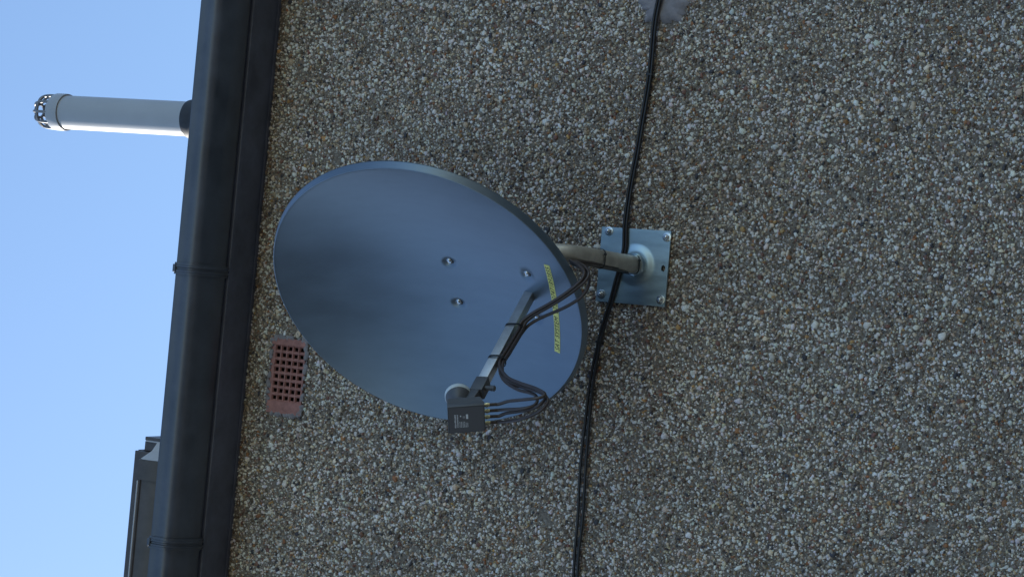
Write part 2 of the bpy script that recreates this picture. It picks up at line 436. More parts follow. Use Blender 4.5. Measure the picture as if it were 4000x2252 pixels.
FREQ = [(random.uniform(4, 46), random.uniform(4, 46), random.uniform(0, 6.28)) for q in range(9)]
def pebbles():
    X0, X1, Z0, Z1 = -1.65, 1.40, 2.20, EAVE + 0.003
    area = (X1 - X0) * (Z1 - Z0)
    V, Fv, Fl, Cc = [], [], [], []
    base = 0
    def klass(n, S, dmin, dmed, sig, dmax, rings, wts, tilt):
        nonlocal base
        st = math.sqrt(area / n)
        gx_, gz_ = np.meshgrid(np.arange(X0, X1, st), np.arange(Z0, Z1, st))
        n = gx_.size
        x = gx_.ravel() + rng.uniform(-0.62, 0.62, n) * st; z = gz_.ravel() + rng.uniform(-0.62, 0.62, n) * st
        z = np.minimum(z, Z1)
        d = np.clip(dmed * np.exp(rng.normal(0, sig, n)), dmin, dmax)
        ok = ~((x > BX0 - 0.002 - 0.3 * d) & (x < BX1 + 0.002 + 0.3 * d) & (z > BZ0 - 0.3 * d) & (z < BZ1 + 0.3 * d))
        wob = 0.25 * np.sin(x * 140) * np.cos(z * 170)
        for cx, cz, r in PATCH + SPOTS:
            rr = np.hypot(x - cx, z - cz) / r
            ok &= ~(rr + wob < 0.9)
        # thin the dash a little in broad drifts
        dr = np.zeros(n)
        for q in range(9):
            fx, fz, ph = FREQ[q]
            dr += np.sin(x * fx + z * fz + ph) * np.cos(x * fz * 0.7 - z * fx * 0.8 + 2 * ph)
        edge = np.minimum(np.minimum(x - X0, X1 - x), z - Z0)
        ok &= rng.uniform(0, 1, n) < np.clip(edge / 0.16, 0, 1)
        ok &= rng.uniform(0, 1, n) > np.clip(0.05 + 0.10 * (dr - 0.7), 0.0, 0.70)
        x, z, d = x[ok], z[ok], d[ok]; n = len(x)
        el = rng.uniform(0.45, 1.0, n)
        th = d * rng.uniform(0.26, 0.55, n) * np.where(d > 0.011, 0.72, 1.0)
        rot = rng.uniform(0, 2 * np.pi, n)
        ang = (np.arange(S) + 0.0)[None] * 2 * np.pi / S + rng.uniform(-0.33, 0.33, (n, S))
        rad = rng.uniform(0.72, 1.1, (n, S))
        px0 = np.cos(ang) * rad; pz0 = np.sin(ang) * rad * el[:, None]
        px = px0 * np.cos(rot)[:, None] - pz0 * np.sin(rot)[:, None]
        pz = px0 * np.sin(rot)[:, None] + pz0 * np.cos(rot)[:, None]
        tx = rng.normal(0, tilt, n); tz = rng.normal(0, tilt, n)
        pts = np.zeros((n, S * len(rings), 3))
        for q, (k, h) in enumerate(rings):
            kk = k * rng.uniform(0.92, 1.08, (n, S))
            lx = px * kk * d[:, None] / 2; lz = pz * kk * d[:, None] / 2
            out_ = (h * th)[:, None] + lx * tx[:, None] + lz * tz[:, None]
            pts[:, q * S:(q + 1) * S, 0] = x[:, None] + lx
            pts[:, q * S:(q + 1) * S, 2] = z[:, None] + lz
            pts[:, q * S:(q + 1) * S, 1] = -out_
        nv = S * len(rings)
        V.append(pts.reshape(-1, 3))
        faces = []
        for q in range(len(rings) - 1):
            for k in range(S):
                faces.append((q * S + k, q * S + (k + 1) % S, (q + 1) * S + (k + 1) % S, (q + 1) * S + k))
        fq = np.array(faces)
        off = base + np.arange(n)[:, None, None] * nv
        quads = (fq[None] + off).reshape(n, -1)
        cap = (np.arange(S)[None] + (len(rings) - 1) * S) + (base + np.arange(n)[:, None] * nv)
        allv = np.concatenate([quads, cap], 1)
        Fv.append(allv.reshape(-1))
        ln = np.array([4] * len(faces) + [S])
        Fl.append(np.tile(ln, n))
        wn = wts / wts.sum()
        ci = rng.choice(len(PC), n, p=wn)
        c = PC[ci] * np.array([1.025, 1.0, 0.99]) * rng.uniform(0.78, 1.18, (n, 1)) * (1 + rng.normal(0, 0.035, (n, 3)))
        c = np.clip(c, 0.02, 0.86)
        Cc.append(np.repeat(np.concatenate([c, np.ones((n, 1))], 1), nv, 0))
        base += n * nv
    klass(int(area * 16000), 5, 0.0026, 0.0044, 0.22, 0.0070, ((1.05, -0.1), (0.75, 0.8)), WS, 0.25)
    klass(int(area * 16500), 6, 0.0044, 0.0069, 0.24, 0.0118, ((1.06, -0.1), (0.70, 0.92)), (WS + WL) / 2, 0.25)
    klass(int(area * 6000), 7, 0.0070, 0.0102, 0.24, 0.0178, ((0.98, -0.2), (1.02, 0.42), (0.66, 0.92)), WL, 0.20)
    klass(int(area * 240), 8, 0.011, 0.0152, 0.22, 0.024, ((0.98, -0.2), (1.02, 0.35), (0.72, 0.75)), WL, 0.10)
    V_ = np.concatenate(V).astype(np.float32); Fv_ = np.concatenate(Fv).astype(np.int32); Fl_ = np.concatenate(Fl).astype(np.int32)
    C_ = np.concatenate(Cc).astype(np.float32)
    me = bpy.data.meshes.new('pebble_dash')
    me.vertices.add(len(V_)); me.vertices.foreach_set('co', V_.reshape(-1))
    me.loops.add(len(Fv_)); me.loops.foreach_set('vertex_index', Fv_)
    me.polygons.add(len(Fl_))
    st = np.concatenate([[0], np.cumsum(Fl_)[:-1]]).astype(np.int32)
    me.polygons.foreach_set('loop_start', st)
    me.update(calc_edges=True)
    at = me.attributes.new('tint', 'FLOAT_COLOR', 'POINT')
    at.data.foreach_set('color', C_.reshape(-1))
    me.materials.append(M['pebble'])
    o = link(bpy.data.objects.new('pebble_dash', me), house)
    o['kind'] = 'stuff'
    return o
pebbles()

# soffit and fascia
bm = bmesh.new()
box(bm, -4.0, 4.0, -0.118, 0.0, EAVE, EAVE + 0.012)
box(bm, -4.0, 4.0, -0.012, -0.0005, EAVE - 0.006, EAVE - 0.0005)        # scribing bead along the wall
obj('soffit', bm, M['soffit'], house, smooth=False)
bm = bmesh.new()
box(bm, -4.0, 4.0, -0.136, -0.1185, EAVE - 0.004, EAVE + 0.16, bevel=0.002)
obj('fascia', bm, M['soffit'], house)
# tiled roof: overlapping courses as real steps, 28 degrees
bm = bmesh.new()
sl = math.tan(R(27))
y = -0.155; k = 0
while y < 5.2:
    z = EAVE + 0.135 + (y + 0.155) * sl
    box(bm, -4.05, 4.05, y, y + 0.34, z, z + 0.018, Matrix.Translation((0, y, z)) @ Matrix.Rotation(math.atan(sl) - 0.05, 4, 'X') @ Matrix.Translation((0, -y, -z)))
    y += 0.30; k += 1
obj('roof', bm, M['tile'], house, smooth=False)

# ------------------------------------------------------------------ gutter
gut = thing('gutter', 'black plastic gutter along the eave above the dish', 'gutter', (0, -0.19, EAVE + 0.01))
GT = EAVE + 0.098
prof_out = [(-0.1365, EAVE + 0.020), (-0.1375, EAVE + 0.010), (-0.141, EAVE + 0.004), (-0.148, EAVE + 0.001), (-0.158, EAVE + 0.0005), (-0.178, EAVE + 0.0035),
            (-0.198, EAVE + 0.0095), (-0.203, EAVE + 0.0125), (-0.222, EAVE + 0.0225), (-0.234, EAVE + 0.0300), (-0.2420, EAVE + 0.0370), (-0.2475, EAVE + 0.0460), (-0.2497, EAVE + 0.0560), (-0.250, EAVE + 0.068), (-0.250, GT - 0.012), (-0.2515, GT - 0.006), (-0.2515, GT), (-0.244, GT)]
prof_in = [(-0.2445, GT - 0.01), (-0.246, EAVE + 0.060), (-0.240, EAVE + 0.043), (-0.220, EAVE + 0.027), (-0.196, EAVE + 0.014), (-0.152, EAVE + 0.006), (-0.1395, EAVE + 0.014), (-0.1395, GT - 0.004), (-0.1365, GT - 0.004)]
prof_out = [(y_, z_) for y_, z_ in prof_out]
bm = bmesh.new()
extrude_profile(bm, prof_out + prof_in, -4.05, 4.05, 1)
ch = keep(obj('channel', bm, M['gutter'], gut, angle=30))

def union(x, wdt=0.034, lab=None):
    """clip-over joint: a raised band with two ribs round the outside"""
    bm = bmesh.new()
    c = Vector((0, -0.190, EAVE + 0.055))
    def off(d):
        o = []
        for (y_, z_) in prof_out[1:-1]:
            v = Vector((0, y_ - c.y, z_ - c.z)); L = v.length
            v = v * ((L + d) / L)
            o.append((max(min(y_ , -0.1375), c.y + v.y) if y_ > -0.142 else c.y + v.y, c.z + v.z))
        return o
    rows = []
    prof = [(-0.5, 0.001), (-0.5, 0.005), (-0.30, 0.0055), (-0.24, 0.009), (-0.12, 0.009), (-0.06, 0.0055), (0.06, 0.0055), (0.12, 0.009), (0.24, 0.009), (0.30, 0.0055), (0.5, 0.005), (0.5, 0.001)]
    for fx, d in prof:
        rows.append([bm.verts.new((x + fx * wdt, y_, z_)) for y_, z_ in off(d)])
    for A, B in zip(rows, rows[1:]):
        for q in range(len(A) - 1):
            bm.faces.new((A[q], A[q + 1], B[q + 1], B[q]))
    box(bm, x - 0.011, x + 0.011, -0.262, -0.242, GT - 0.004, GT + 0.005, bevel=0.0015)   # clip over the front lip
    return keep(obj('union_bracket', bm, M['gutter'], gut, angle=35))
for x in (-0.031, -0.813, 0.792, 1.62, -1.63): union(x)

# ------------------------------------------------------------------ soil vent pipe
PX, PY = 0.4325, 0.20
vent = thing('vent_pipe', 'grey plastic soil vent pipe with a domed cage standing on the roof', 'vent pipe', (PX, PY, 5.25))
T0 = Matrix.Translation((PX, PY, 0))
bm = bmesh.new()
lathe(bm, [(0.0545, 5.20), (0.0545, 5.868), (0.050, 5.868), (0.050, 5.20)], T0, 48)
keep(obj('pipe', bm, M['pipe'], vent))
bm = bmesh.new()
lathe(bm, [(0.0546, 5.846), (0.0592, 5.846), (0.0600, 5.850), (0.0600, 5.884), (0.058, 5.891), (0.052, 5.892), (0.052, 5.880), (0.0546, 5.870)], T0, 48)
keep(obj('cap_ring', bm, M['pipe'], vent))
bm = bmesh.new()
NB = 10
for k in range(NB):
    a = 2 * math.pi * k / NB + 0.2
    pts = [Vector((PX + rr * math.cos(a), PY + rr * math.sin(a), 5.884 + hz)) for rr, hz in ((0.055, 0), (0.0545, 0.022), (0.052, 0.042), (0.046, 0.058), (0.036, 0.070), (0.022, 0.077))]
    tube(bm, smooth_path(pts, 3), 0.0046, 8)
for hz, rr in ((0.046, 0.0505), (0.077, 0.021)):
    pts = [Vector((PX + rr * math.cos(a), PY + rr * math.sin(a), 5.884 + hz)) for a in np.linspace(0, 2 * math.pi, 33)]
    tube(bm, pts, 0.0044, 8, cap=False)
keep(obj('cage', bm, M['pipe_dark'], vent))
bm = bmesh.new()
lathe(bm, [(0.0547, 5.358), (0.0600, 5.356), (0.0615, 5.350), (0.0622, 5.330), (0.0625, 5.310), (0.070, 5.296), (0.105, 5.27), (0.105, 5.18)], T0, 48)
keep(obj('weather_collar', bm, M['rubber'], vent))

# ------------------------------------------------------------------ dormer edge behind the eave
DY, DX = 2.5, -0.905
dorm = thing('dormer', 'dark dormer eave with a gutter end showing above the main gutter', 'dormer', (-2.4, DY + 1.0, 7.0))
bm = bmesh.new()
box(bm, -4.0, DX + 0.045, DY + 0.02, DY + 1.9, 6.2, 7.02)
keep(obj('cheek_wall', bm, M['dorm'], dorm, smooth=False))
bm = bmesh.new()
box(bm, -4.1, DX + 0.008, DY - 0.004, DY + 0.016, 7.03, 7.198, bevel=0.003)
keep(obj('fascia_board', bm, M['dorm'], dorm))
bm = bmesh.new()
box(bm, DX + 0.062, DX + 0.077, DY + 0.0, DY + 1.9, 6.3, 7.150, bevel=0.0015)
box(bm, DX + 0.012, DX + 0.054, DY + 0.012, DY + 1.9, 6.3, 7.158, bevel=0.0015)
keep(obj('corner_board', bm, M['dorm'], dorm))
bm = bmesh.new()
box(bm, DX + 0.0545, DX + 0.0615, DY + 0.004, DY + 1.9, 6.3, 7.150, bevel=0.001)
keep(obj('corner_trim', bm, M['dormtop'], dorm))
bm = bmesh.new()
box(bm, -4.1, DX + 0.0115, DY + 0.0165, DY + 2.0, 7.170, 7.196, bevel=0.002)
keep(obj('roof_sheet', bm, M['dorm'], dorm))
# gutter of the dormer: squared profile, open top, with stop end and bracket
gp = [(-0.006, 6.985), (-0.030, 6.970), (-0.075, 6.970), (-0.100, 6.990), (-0.110, 7.025), (-0.112, 7.065), (-0.118, 7.070), (-0.118, 7.078), (-0.108, 7.078),
      (-0.106, 7.025), (-0.096, 6.995), (-0.073, 6.976), (-0.032, 6.976), (-0.010, 6.990), (-0.010, 7.075), (-0.006, 7.075)]
bm = bmesh.new()
extrude_profile(bm, [(DY + y_, z_) for y_, z_ in gp], -4.1, DX - 0.012, 1)
keep(obj('dormer_gutter', bm, M['dorm'], dorm, angle=30))
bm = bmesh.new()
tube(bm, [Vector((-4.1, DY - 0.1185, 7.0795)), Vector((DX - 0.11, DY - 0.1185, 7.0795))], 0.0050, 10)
keep(obj('lip_highlight', bm, M['dormtop'], dorm))  # pale bead paints the specular highlight along the gutter lip
bm = bmesh.new()
ep = [(DY - 0.006, 6.980), (DY - 0.028, 6.964), (DY - 0.078, 6.964), (DY - 0.106, 6.986), (DY - 0.117, 7.025), (DY - 0.118, 7.078), (DY - 0.006, 7.078)]
e2 = [(y_, z_) for y_, z_ in ep]
ra = [bm.verts.new((DX - 0.013, y_, z_)) for y_, z_ in e2]
rb = [bm.verts.new((DX + 0.062 * (0.35 + 0.65 * (y_ - DY + 0.118) / 0.112), DY + 0.004 + 0.35 * (y_ - DY), z_ + (0.006 if z_ < 7.03 else 0))) for y_, z_ in e2]
for k in range(len(e2)):
    bm.faces.new((ra[k], ra[(k + 1) % len(e2)], rb[(k + 1) % len(e2)], rb[k]))
bm.faces.new(rb); bm.faces.new(ra[::-1])
keep(obj('stop_end', bm, M['dormtop'], dorm, smooth=False))  # pale colour paints sky reflected in the dark plastic end
bm = bmesh.new()
bp_ = [(DY - 0.006, 6.976), (DY - 0.028, 6.960), (DY - 0.079, 6.960), (DY - 0.110, 6.983), (DY - 0.121, 7.025), (DY - 0.123, 7.083), (DY - 0.108, 7.086), (DY - 0.108, 7.079), (DY - 0.119, 7.077), (DY - 0.117, 7.025), (DY - 0.106, 6.986), (DY - 0.077, 6.965), (DY - 0.030, 6.965), (DY - 0.006, 6.981)]
extrude_profile(bm, bp_, DX - 0.105, DX - 0.0145, 1)
keep(obj('gutter_clip', bm, M['dorm'], dorm, angle=30))

# ------------------------------------------------------------------ air brick
def air_brick():
    cols, rows = 8, 5
    gx = [-0.379 + (0.144 / 7) * i for i in range(cols)]
    gz = [4.7345 + (0.0815 / 4) * k for k in range(rows)]
    px, pz = 0.144 / 7, 0.0815 / 4
    bm = bmesh.new()
    yo = -0.0045
    def q(pts, mi=0):
        f = bm.faces.new([bm.verts.new(p) for p in pts]); f.material_index = mi
    # frame round the grid, slightly proud of it
    gx0, gx1, gz0, gz1 = gx[0] - px / 2, gx[-1] + px / 2, gz[0] - pz / 2, gz[-1] + pz / 2
    xo0, xo1, zo0, zo1 = BX0 + 0.0015, BX1 - 0.0015, BZ0 + 0.0015, BZ1 - 0.0015
    def strip(x0, x1, z0, z1, y_): q(((x0, y_, z0), (x1, y_, z0), (x1, y_, z1), (x0, y_, z1)))
    fy = yo - 0.0035
    strip(xo0, gx0, zo0, zo1, fy); strip(gx1, xo1, zo0, zo1, fy)
    strip(gx0, gx1, zo0, gz0, yo); strip(gx0, gx1, gz1, zo1, yo)
    for x in (gx0, gx1): q(((x, fy, zo0), (x, yo, zo0), (x, yo, zo1), (x, fy, zo1)))
    for a, b_ in (((xo0, zo0), (xo1, zo0)), ((xo1, zo0), (xo1, zo1)), ((xo1, zo1), (xo0, zo1)), ((xo0, zo1), (xo0, zo0))):
        q(((a[0], fy, a[1]), (b_[0], fy, b_[1]), (b_[0], 0.05, b_[1]), (a[0], 0.05, a[1])))
    for x in gx:
        for z in gz:
            j = random.uniform(-0.0004, 0.0004)
            o = [(x - px / 2, z - pz / 2), (x + px / 2, z - pz / 2), (x + px / 2, z + pz / 2), (x - px / 2, z + pz / 2)]
            r1 = 0.0084; r2 = 0.0051
            m1 = [(x + sx * r1 + j, z + sz * r1) for sx, sz in ((-1, -1), (1, -1), (1, 1), (-1, 1))]
            m2 = [(x + sx * r2 + j, z + sz * r2 + 0.0006) for sx, sz in ((-1, -1), (1, -1), (1, 1), (-1, 1))]
            for k in range(4):
                k2 = (k + 1) % 4
                q(((*o[k][:1], yo, o[k][1]), (o[k2][0], yo, o[k2][1]), (m1[k2][0], yo, m1[k2][1]), (m1[k][0], yo, m1[k][1])))
                q(((m1[k][0], yo, m1[k][1]), (m1[k2][0], yo, m1[k2][1]), (m2[k2][0], yo + 0.0055, m2[k2][1]), (m2[k][0], yo + 0.0055, m2[k][1])))
                q(((m2[k][0], yo + 0.0055, m2[k][1]), (m2[k2][0], yo + 0.0055, m2[k2][1]), (m2[k2][0], yo + 0.05, m2[k2][1]), (m2[k][0], yo + 0.05, m2[k][1])), 1)
    q(((BX0 + 0.004, 0.06, BZ0 + 0.004), (BX1 - 0.004, 0.06, BZ0 + 0.004), (BX1 - 0.004, 0.06, BZ1 - 0.004), (BX0 + 0.004, 0.06, BZ1 - 0.004)), 1)
    bmesh.ops.remove_doubles(bm, verts=bm.verts, dist=2e-5)
    o = obj('air_brick', bm, [M['terra'], M['hole']], smooth=False)
    tag(o, 'red terracotta air brick with rows of square holes under the gutter', 'air brick')
    o['kind'] = 'thing'
    return o
air_brick()
# rough mortar smeared round the edge of the air brick
bm = bmesh.new()
for k in range(150):
    t = random.random() * 4
    s = int(t); f_ = t - s
    x = (BX0 + (BX1 - BX0) * f_, BX1, BX1 - (BX1 - BX0) * f_, BX0)[s]
    z = (BZ0, BZ0 + (BZ1 - BZ0) * f_, BZ1, BZ1 - (BZ1 - BZ0) * f_)[s]
    corner = max(0, 1 - min(f_, 1 - f_) / 0.16)
    inw = 0.010 * corner * random.random()
    x += inw * (1 if x < -0.31 else -1) ; z += inw * (1 if z < 4.78 else -1)
    r_ = random.uniform(0.004, 0.0085)
    mm = Matrix.Translation((x + random.uniform(-.003, .003), -0.004, z + random.uniform(-.003, .003))) @ Matrix.Diagonal((r_ * random.uniform(.8, 1.5), 0.0055, r_, 1))
    bmesh.ops.create_icosphere(bm, subdivisions=1, radius=1, matrix=mm)
o = obj('mortar_edge', bm, M['cement'], house)

# cement patches
def cement_patch():
    bm = bmesh.new()
    c = Vector((0.782, 3.705)); n = 64
    rings = []
    for q, (k, h) in enumerate(((1.0, -0.001), (0.9, -0.005), (0.7, -0.009), (0.45, -0.0105), (0.2, -0.009))):
        ring = []
        for i in range(n):
            a = 2 * math.pi * i / n
            r_ = 0.054 * (1 + 0.38 * mnoise.noise(Vector((math.cos(a) * 1.6, math.sin(a) * 1.6, 3.3))) + 0.22 * mnoise.noise(Vector((math.cos(a) * 5, math.sin(a) * 5, 1.3))))
            x = c.x + math.cos(a) * r_ * k * 0.95; z = c.y + math.sin(a) * r_ * k * 1.25
            ring.append(bm.verts.new((x, h + 0.0022 * mnoise.noise(Vector((x * 60, z * 60, 0))), z)))
        rings.append(ring)
    for A, B in zip(rings, rings[1:]):
        for i in range(n): bm.faces.new((A[i], A[(i + 1) % n], B[(i + 1) % n], B[i]))
    bm.faces.new(rings[-1])
    o = obj('cement_patch', bm, M['cement'])
    tag(o, 'smooth grey cement patch on the pebbled wall behind the cables', 'cement patch')
    return o
cement_patch()

# ------------------------------------------------------------------ wall bracket
PL = Vector((0.0882, -0.0105, 3.7161))
wb = thing('wall_bracket', 'square zinc wall plate with a round pole carrying the dish', 'bracket', (PL.x, 0, PL.z))
def plate():
    bm = bmesh.new()
    N = 150; H = 0.100
    POLE = Vector((0.0929 - PL.x, 3.7109 - PL.z))
    tw = R(0.5)
    front = []
    for i in range(N + 1):
        row = []
        for k in range(N + 1):
            x = -H + 2 * H * i / N; z = -H + 2 * H * k / N
            d = math.hypot(x - POLE.x, z - POLE.y)
            t = min(1, max(0, (0.058 - d) / 0.024)); t = t * t * (3 - 2 * t)
            row.append(bm.verts.new((x * math.cos(tw) - z * math.sin(tw), -0.003 - 0.0042 * t, x * math.sin(tw) + z * math.cos(tw))))
        front.append(row)
    slot = Vector((0.0891 - PL.x, 3.6299 - PL.z))
    for i in range(N):
        for k in range(N):
            x = -H + 2 * H * (i + .5) / N; z = -H + 2 * H * (k + .5) / N
            if ((x - slot.x) / 0.0085) ** 2 + ((z - slot.y) / 0.0060) ** 2 < 1: continue
            bm.faces.new((front[i][k], front[i + 1][k], front[i + 1][k + 1], front[i][k + 1]))
    bmesh.ops.recalc_face_normals(bm, faces=bm.faces)
    bed = [e for e in bm.edges if len(e.link_faces) == 1]
    r_ = bmesh.ops.extrude_edge_only(bm, edges=bed)
    for v in [g_ for g_ in r_['geom'] if isinstance(g_, bmesh.types.BMVert)]: v.co.y = 0.004
    bmesh.ops.delete(bm, geom=[v for v in bm.verts if not v.link_faces], context='VERTS')
    bmesh.ops.transform(bm, matrix=Matrix.Translation(PL), verts=bm.verts)
    return keep(obj('plate', bm, M['zinc'], wb, angle=35))
plate()
for x, z in ((0.1765, 3.7954), (0.1724, 3.6272), (0.0073, 3.8009), (0.0069, 3.6286)):
    keep(obj('bolt', hexbolt((x, PL.y - 0.003, z), (0, -1, 0)), M['steel'], wb))
PB = Vector((0.0929, 0, 3.7109))
pole_pts = [PB + Vector(p) for p in ((0, -0.014, 0), (0.0005, -0.08, 0.0), (0.0015, -0.16, 0.0005), (0.0035, -0.26, 0.001), (0.0045, -0.32, 0.0015), (0.005, -0.365, 0.003), (0.005, -0.392, 0.012), (0.005, -0.406, 0.032), (0.005, -0.410, 0.06), (0.005, -0.410, 0.11), (0.005, -0.410, 0.25), (0.005, -0.410, 0.42))]
bm = bmesh.new()
tube(bm, smooth_path(pole_pts, 5), 0.0242, 32)
keep(obj('pole', bm, M['polem'], wb))
bm = bmesh.new()
lathe(bm, [(0.0243, 0.012), (0.0290, 0.0125), (0.0305, 0.0165), (0.0285, 0.021), (0.0258, 0.0235), (0.0243, 0.0245)], axis_mtx((PB.x, 0.0, PB.z), (0, -1, 0)), 32)
for v in bm.verts:
    v.co += Vector((1, 0.6, 1)) * 0.0018 * mnoise.noise(v.co * 90)
keep(obj('weld', bm, M['zinc'], wb))

# ------------------------------------------------------------------ satellite dish (local frame r, n, u about the rim centre)
AL, TAU = R(36.9), R(-2.8)
DC = Vector((-0.049, -0.45, 4.095))
dn = Vector((-math.sin(AL) * math.cos(TAU), -math.cos(AL) * math.cos(TAU), math.sin(TAU)))
dr_ = Vector((math.cos(AL), -math.sin(AL), 0))
du = dn.cross(dr_)
if du.z < 0: du = -du
def L(r_, n_, u_): return DC + dr_ * r_ + dn * n_ + du * u_
def LV(v): return L(v[0], v[1], v[2])
DA, DB, D0 = 0.389, 0.428, 0.070
BOLTS = [(0.0736, -0.0585), (-0.0543, -0.0544), (0.0696, -0.2858), (-0.0616, -0.2846)]
def bowl(r_, u_):
    n_ = -D0 * (1 - (r_ / DA) ** 2 - (u_ / DB) ** 2)
    return n_
def dimple(r_, u_):
    o = 0
    for br, bu in BOLTS:
        d = math.hypot((r_ - br) / 0.018, (u_ - bu + 0.003) / 0.024)
        if d < 1: o -= 0.0048 * (1 - d * d) ** 2 * 1.5
    return o

dish = thing('satellite_dish', 'oval dark blue-grey satellite dish mounted on the pole below the gutter', 'satellite dish', tuple(DC))
def reflector():
    NR, NT = 104, 192
    bm = bmesh.new()
    rows = []
    ctr = bm.verts.new(L(0, bowl(0, 0), 0))
    for i in range(1, NR + 1):
        k = i / NR
        rows.append([])
        for j in range(NT):
            a = 2 * math.pi * j / NT
            r_, u_ = DA * k * math.cos(a), DB * k * math.sin(a)
            rows[-1].append(bm.verts.new(L(r_, bowl(r_, u_) + dimple(r_, u_), u_)))
    # rolled bead and flange turned back behind the rim
    for off, nn in ((0.0016, 0.0010), (0.0034, 0.0004), (0.0046, -0.0022), (0.0062, -0.0065), (0.0082, -0.0105), (0.0103, -0.0150), (0.0118, -0.0195), (0.0108, -0.0205), (0.0090, -0.0190), (0.0040, -0.0100)):
        rows.append([])
        for j in range(NT):
            a = 2 * math.pi * j / NT
            rows[-1].append(bm.verts.new(L((DA + off) * math.cos(a), nn, (DB + off) * math.sin(a))))
    # back of the bowl
    for i in range(40, -1, -1):
        k = 0.985 * i / 40
        if i == 0:
            rows.append([bm.verts.new(L(0, bowl(0, 0) - 0.002, 0))]); break
        rows.append([])
        for j in range(NT):
            a = 2 * math.pi * j / NT
            r_, u_ = DA * k * math.cos(a), DB * k * math.sin(a)
            rows[-1].append(bm.verts.new(L(r_, bowl(r_, u_) - 0.0075, u_)))
    for j in range(NT):
        bm.faces.new((ctr, rows[0][j], rows[0][(j + 1) % NT]))
    for A, B in zip(rows, rows[1:]):
        for j in range(NT):
            j2 = (j + 1) % NT
            if len(B) == 1: bm.faces.new((A[j], A[j2], B[0]))
            else: bm.faces.new((A[j], A[j2], B[j2], B[j]))
    return keep(obj('reflector', bm, M['dish'], dish, angle=80))
refl = reflector()

# fixing bolts in their slots
def slot_bolt(br, bu):
    n0 = bowl(br, bu) + dimple(br, bu)
    grad = Vector((2 * D0 * br / DA ** 2, 2 * D0 * bu / DB ** 2))
    z = (dn - dr_ * grad.x - du * grad.y).normalized()
    s = (dr_ - z * dr_.dot(z)).normalized(); q = z.cross(s)
    if q.z < 0: q = -q
    bm = bmesh.new()
    c = L(br, n0, bu)
    # dark slot below the head
    top = []; n = 28
    for k in range(n):
        a = 2 * math.pi * k / n
        dx, dz = 0.0062 * math.cos(a), 0.0062 * math.sin(a)
        dz += -0.0075 if dz < 0 else 0.0
        rr = br + dx; uu = bu + dz
        top.append(bm.verts.new(L(rr, bowl(rr, uu) + dimple(rr, uu) + 0.0006, uu)))
    f = bm.faces.new(top); f.material_index = 1
    mm = Matrix((s, q, z)).transposed().to_4x4(); mm.translation = c + z * 0.0006
    lathe(bm, [(0.0088, 0), (0.0090, 0.0012), (0.0082, 0.0030), (0.0064, 0.0042), (0.0058, 0.0036), (0.0052, 0.0020), (0, 0.0020)], mm, 24)
    lathe(bm, [(0, 0.0020), (0.0030, 0.0020), (0.0030, 0.0046), (0, 0.0050)], mm, 6)
    return keep(obj('fixing_bolt', bm, [M['steel'], M['ink']], dish))
for b_ in BOLTS: slot_bolt(*b_)

# label tape
def tape_u(r_):
    t = (r_ + 0.150) / 0.270
    return -0.3342 + (-0.3615 + 0.3342) * t - 0.0260 * t * (1 - t)
def tape_pt(s, h, lift):
    r_ = -0.150 + 0.270 * s
    sl_ = (tape_u(r_ + .002) - tape_u(r_ - .002)) / .004
    r2 = r_ - h * sl_ ; u2 = tape_u(r_) + h
    return L(r2, bowl(r2, u2) + lift, u2)
bm = bmesh.new()
A = []
for i in range(61):
    s = i / 60
    A.append([bm.verts.new(tape_pt(s, h, 0.0007)) for h in (-0.0082, 0.0, 0.0082)])
for a_, b_ in zip(A, A[1:]):
    for k in range(2): bm.faces.new((a_[k], b_[k], b_[k + 1], a_[k + 1]))
tape = keep(obj('label_tape', bm, M['tape'], dish))

def text_mesh(body, size=1.0, shear=0.0, space=1.0, offset=0.0):
    cu_ = bpy.data.curves.new('txt', 'FONT')
    cu_.body = body; cu_.size = size; cu_.shear = shear; cu_.space_character = space
    cu_.resolution_u = 3; cu_.offset = offset
    o = bpy.data.objects.new('txt', cu_)
    COL.objects.link(o)
    bpy.context.view_layer.update()
    dg = bpy.context.evaluated_depsgraph_get()
    me = bpy.data.meshes.new_from_object(o.evaluated_get(dg))
    bpy.data.objects.remove(o)
    bm_ = bmesh.new(); bm_.from_mesh(me); bpy.data.meshes.remove(me)
    return bm_
def lettering():
    bm = text_mesh('SAT SYSTEM  LTD 07471892855', 1.0, 0.28, 1.08, -0.004)
    xs_ = [v.co.x for v in bm.verts]; ys_ = [v.co.y for v in bm.verts]
    x0, x1, y0, y1 = min(xs_), max(xs_), min(ys_), max(ys_)
    for v in bm.verts:
        s = 0.022 + 0.955 * (v.co.x - x0) / (x1 - x0)
        h = -0.0062 + 0.0124 * (v.co.y - y0) / (y1 - y0)
        v.co = tape_pt(s, h, 0.0011)
    bmesh.ops.solidify(bm, geom=bm.faces[:], thickness=0.0001)
    me = bpy.data.meshes.new('lettering'); bm.to_mesh(me); bm.free()
    me.materials.append(M['ink'])
    o = link(bpy.data.objects.new('lettering', me), tape)
    o.matrix_parent_inverse = tape.matrix_parent_inverse
    return o
def child_keep(o, parent):
    """sub-part built in world space under a part that is itself built in world space"""
    o.parent = parent
    o.matrix_parent_inverse = (Matrix.Translation(dish.location) @ parent.matrix_parent_inverse).inverted()
    return o
o = lettering(); child_keep(o, tape)

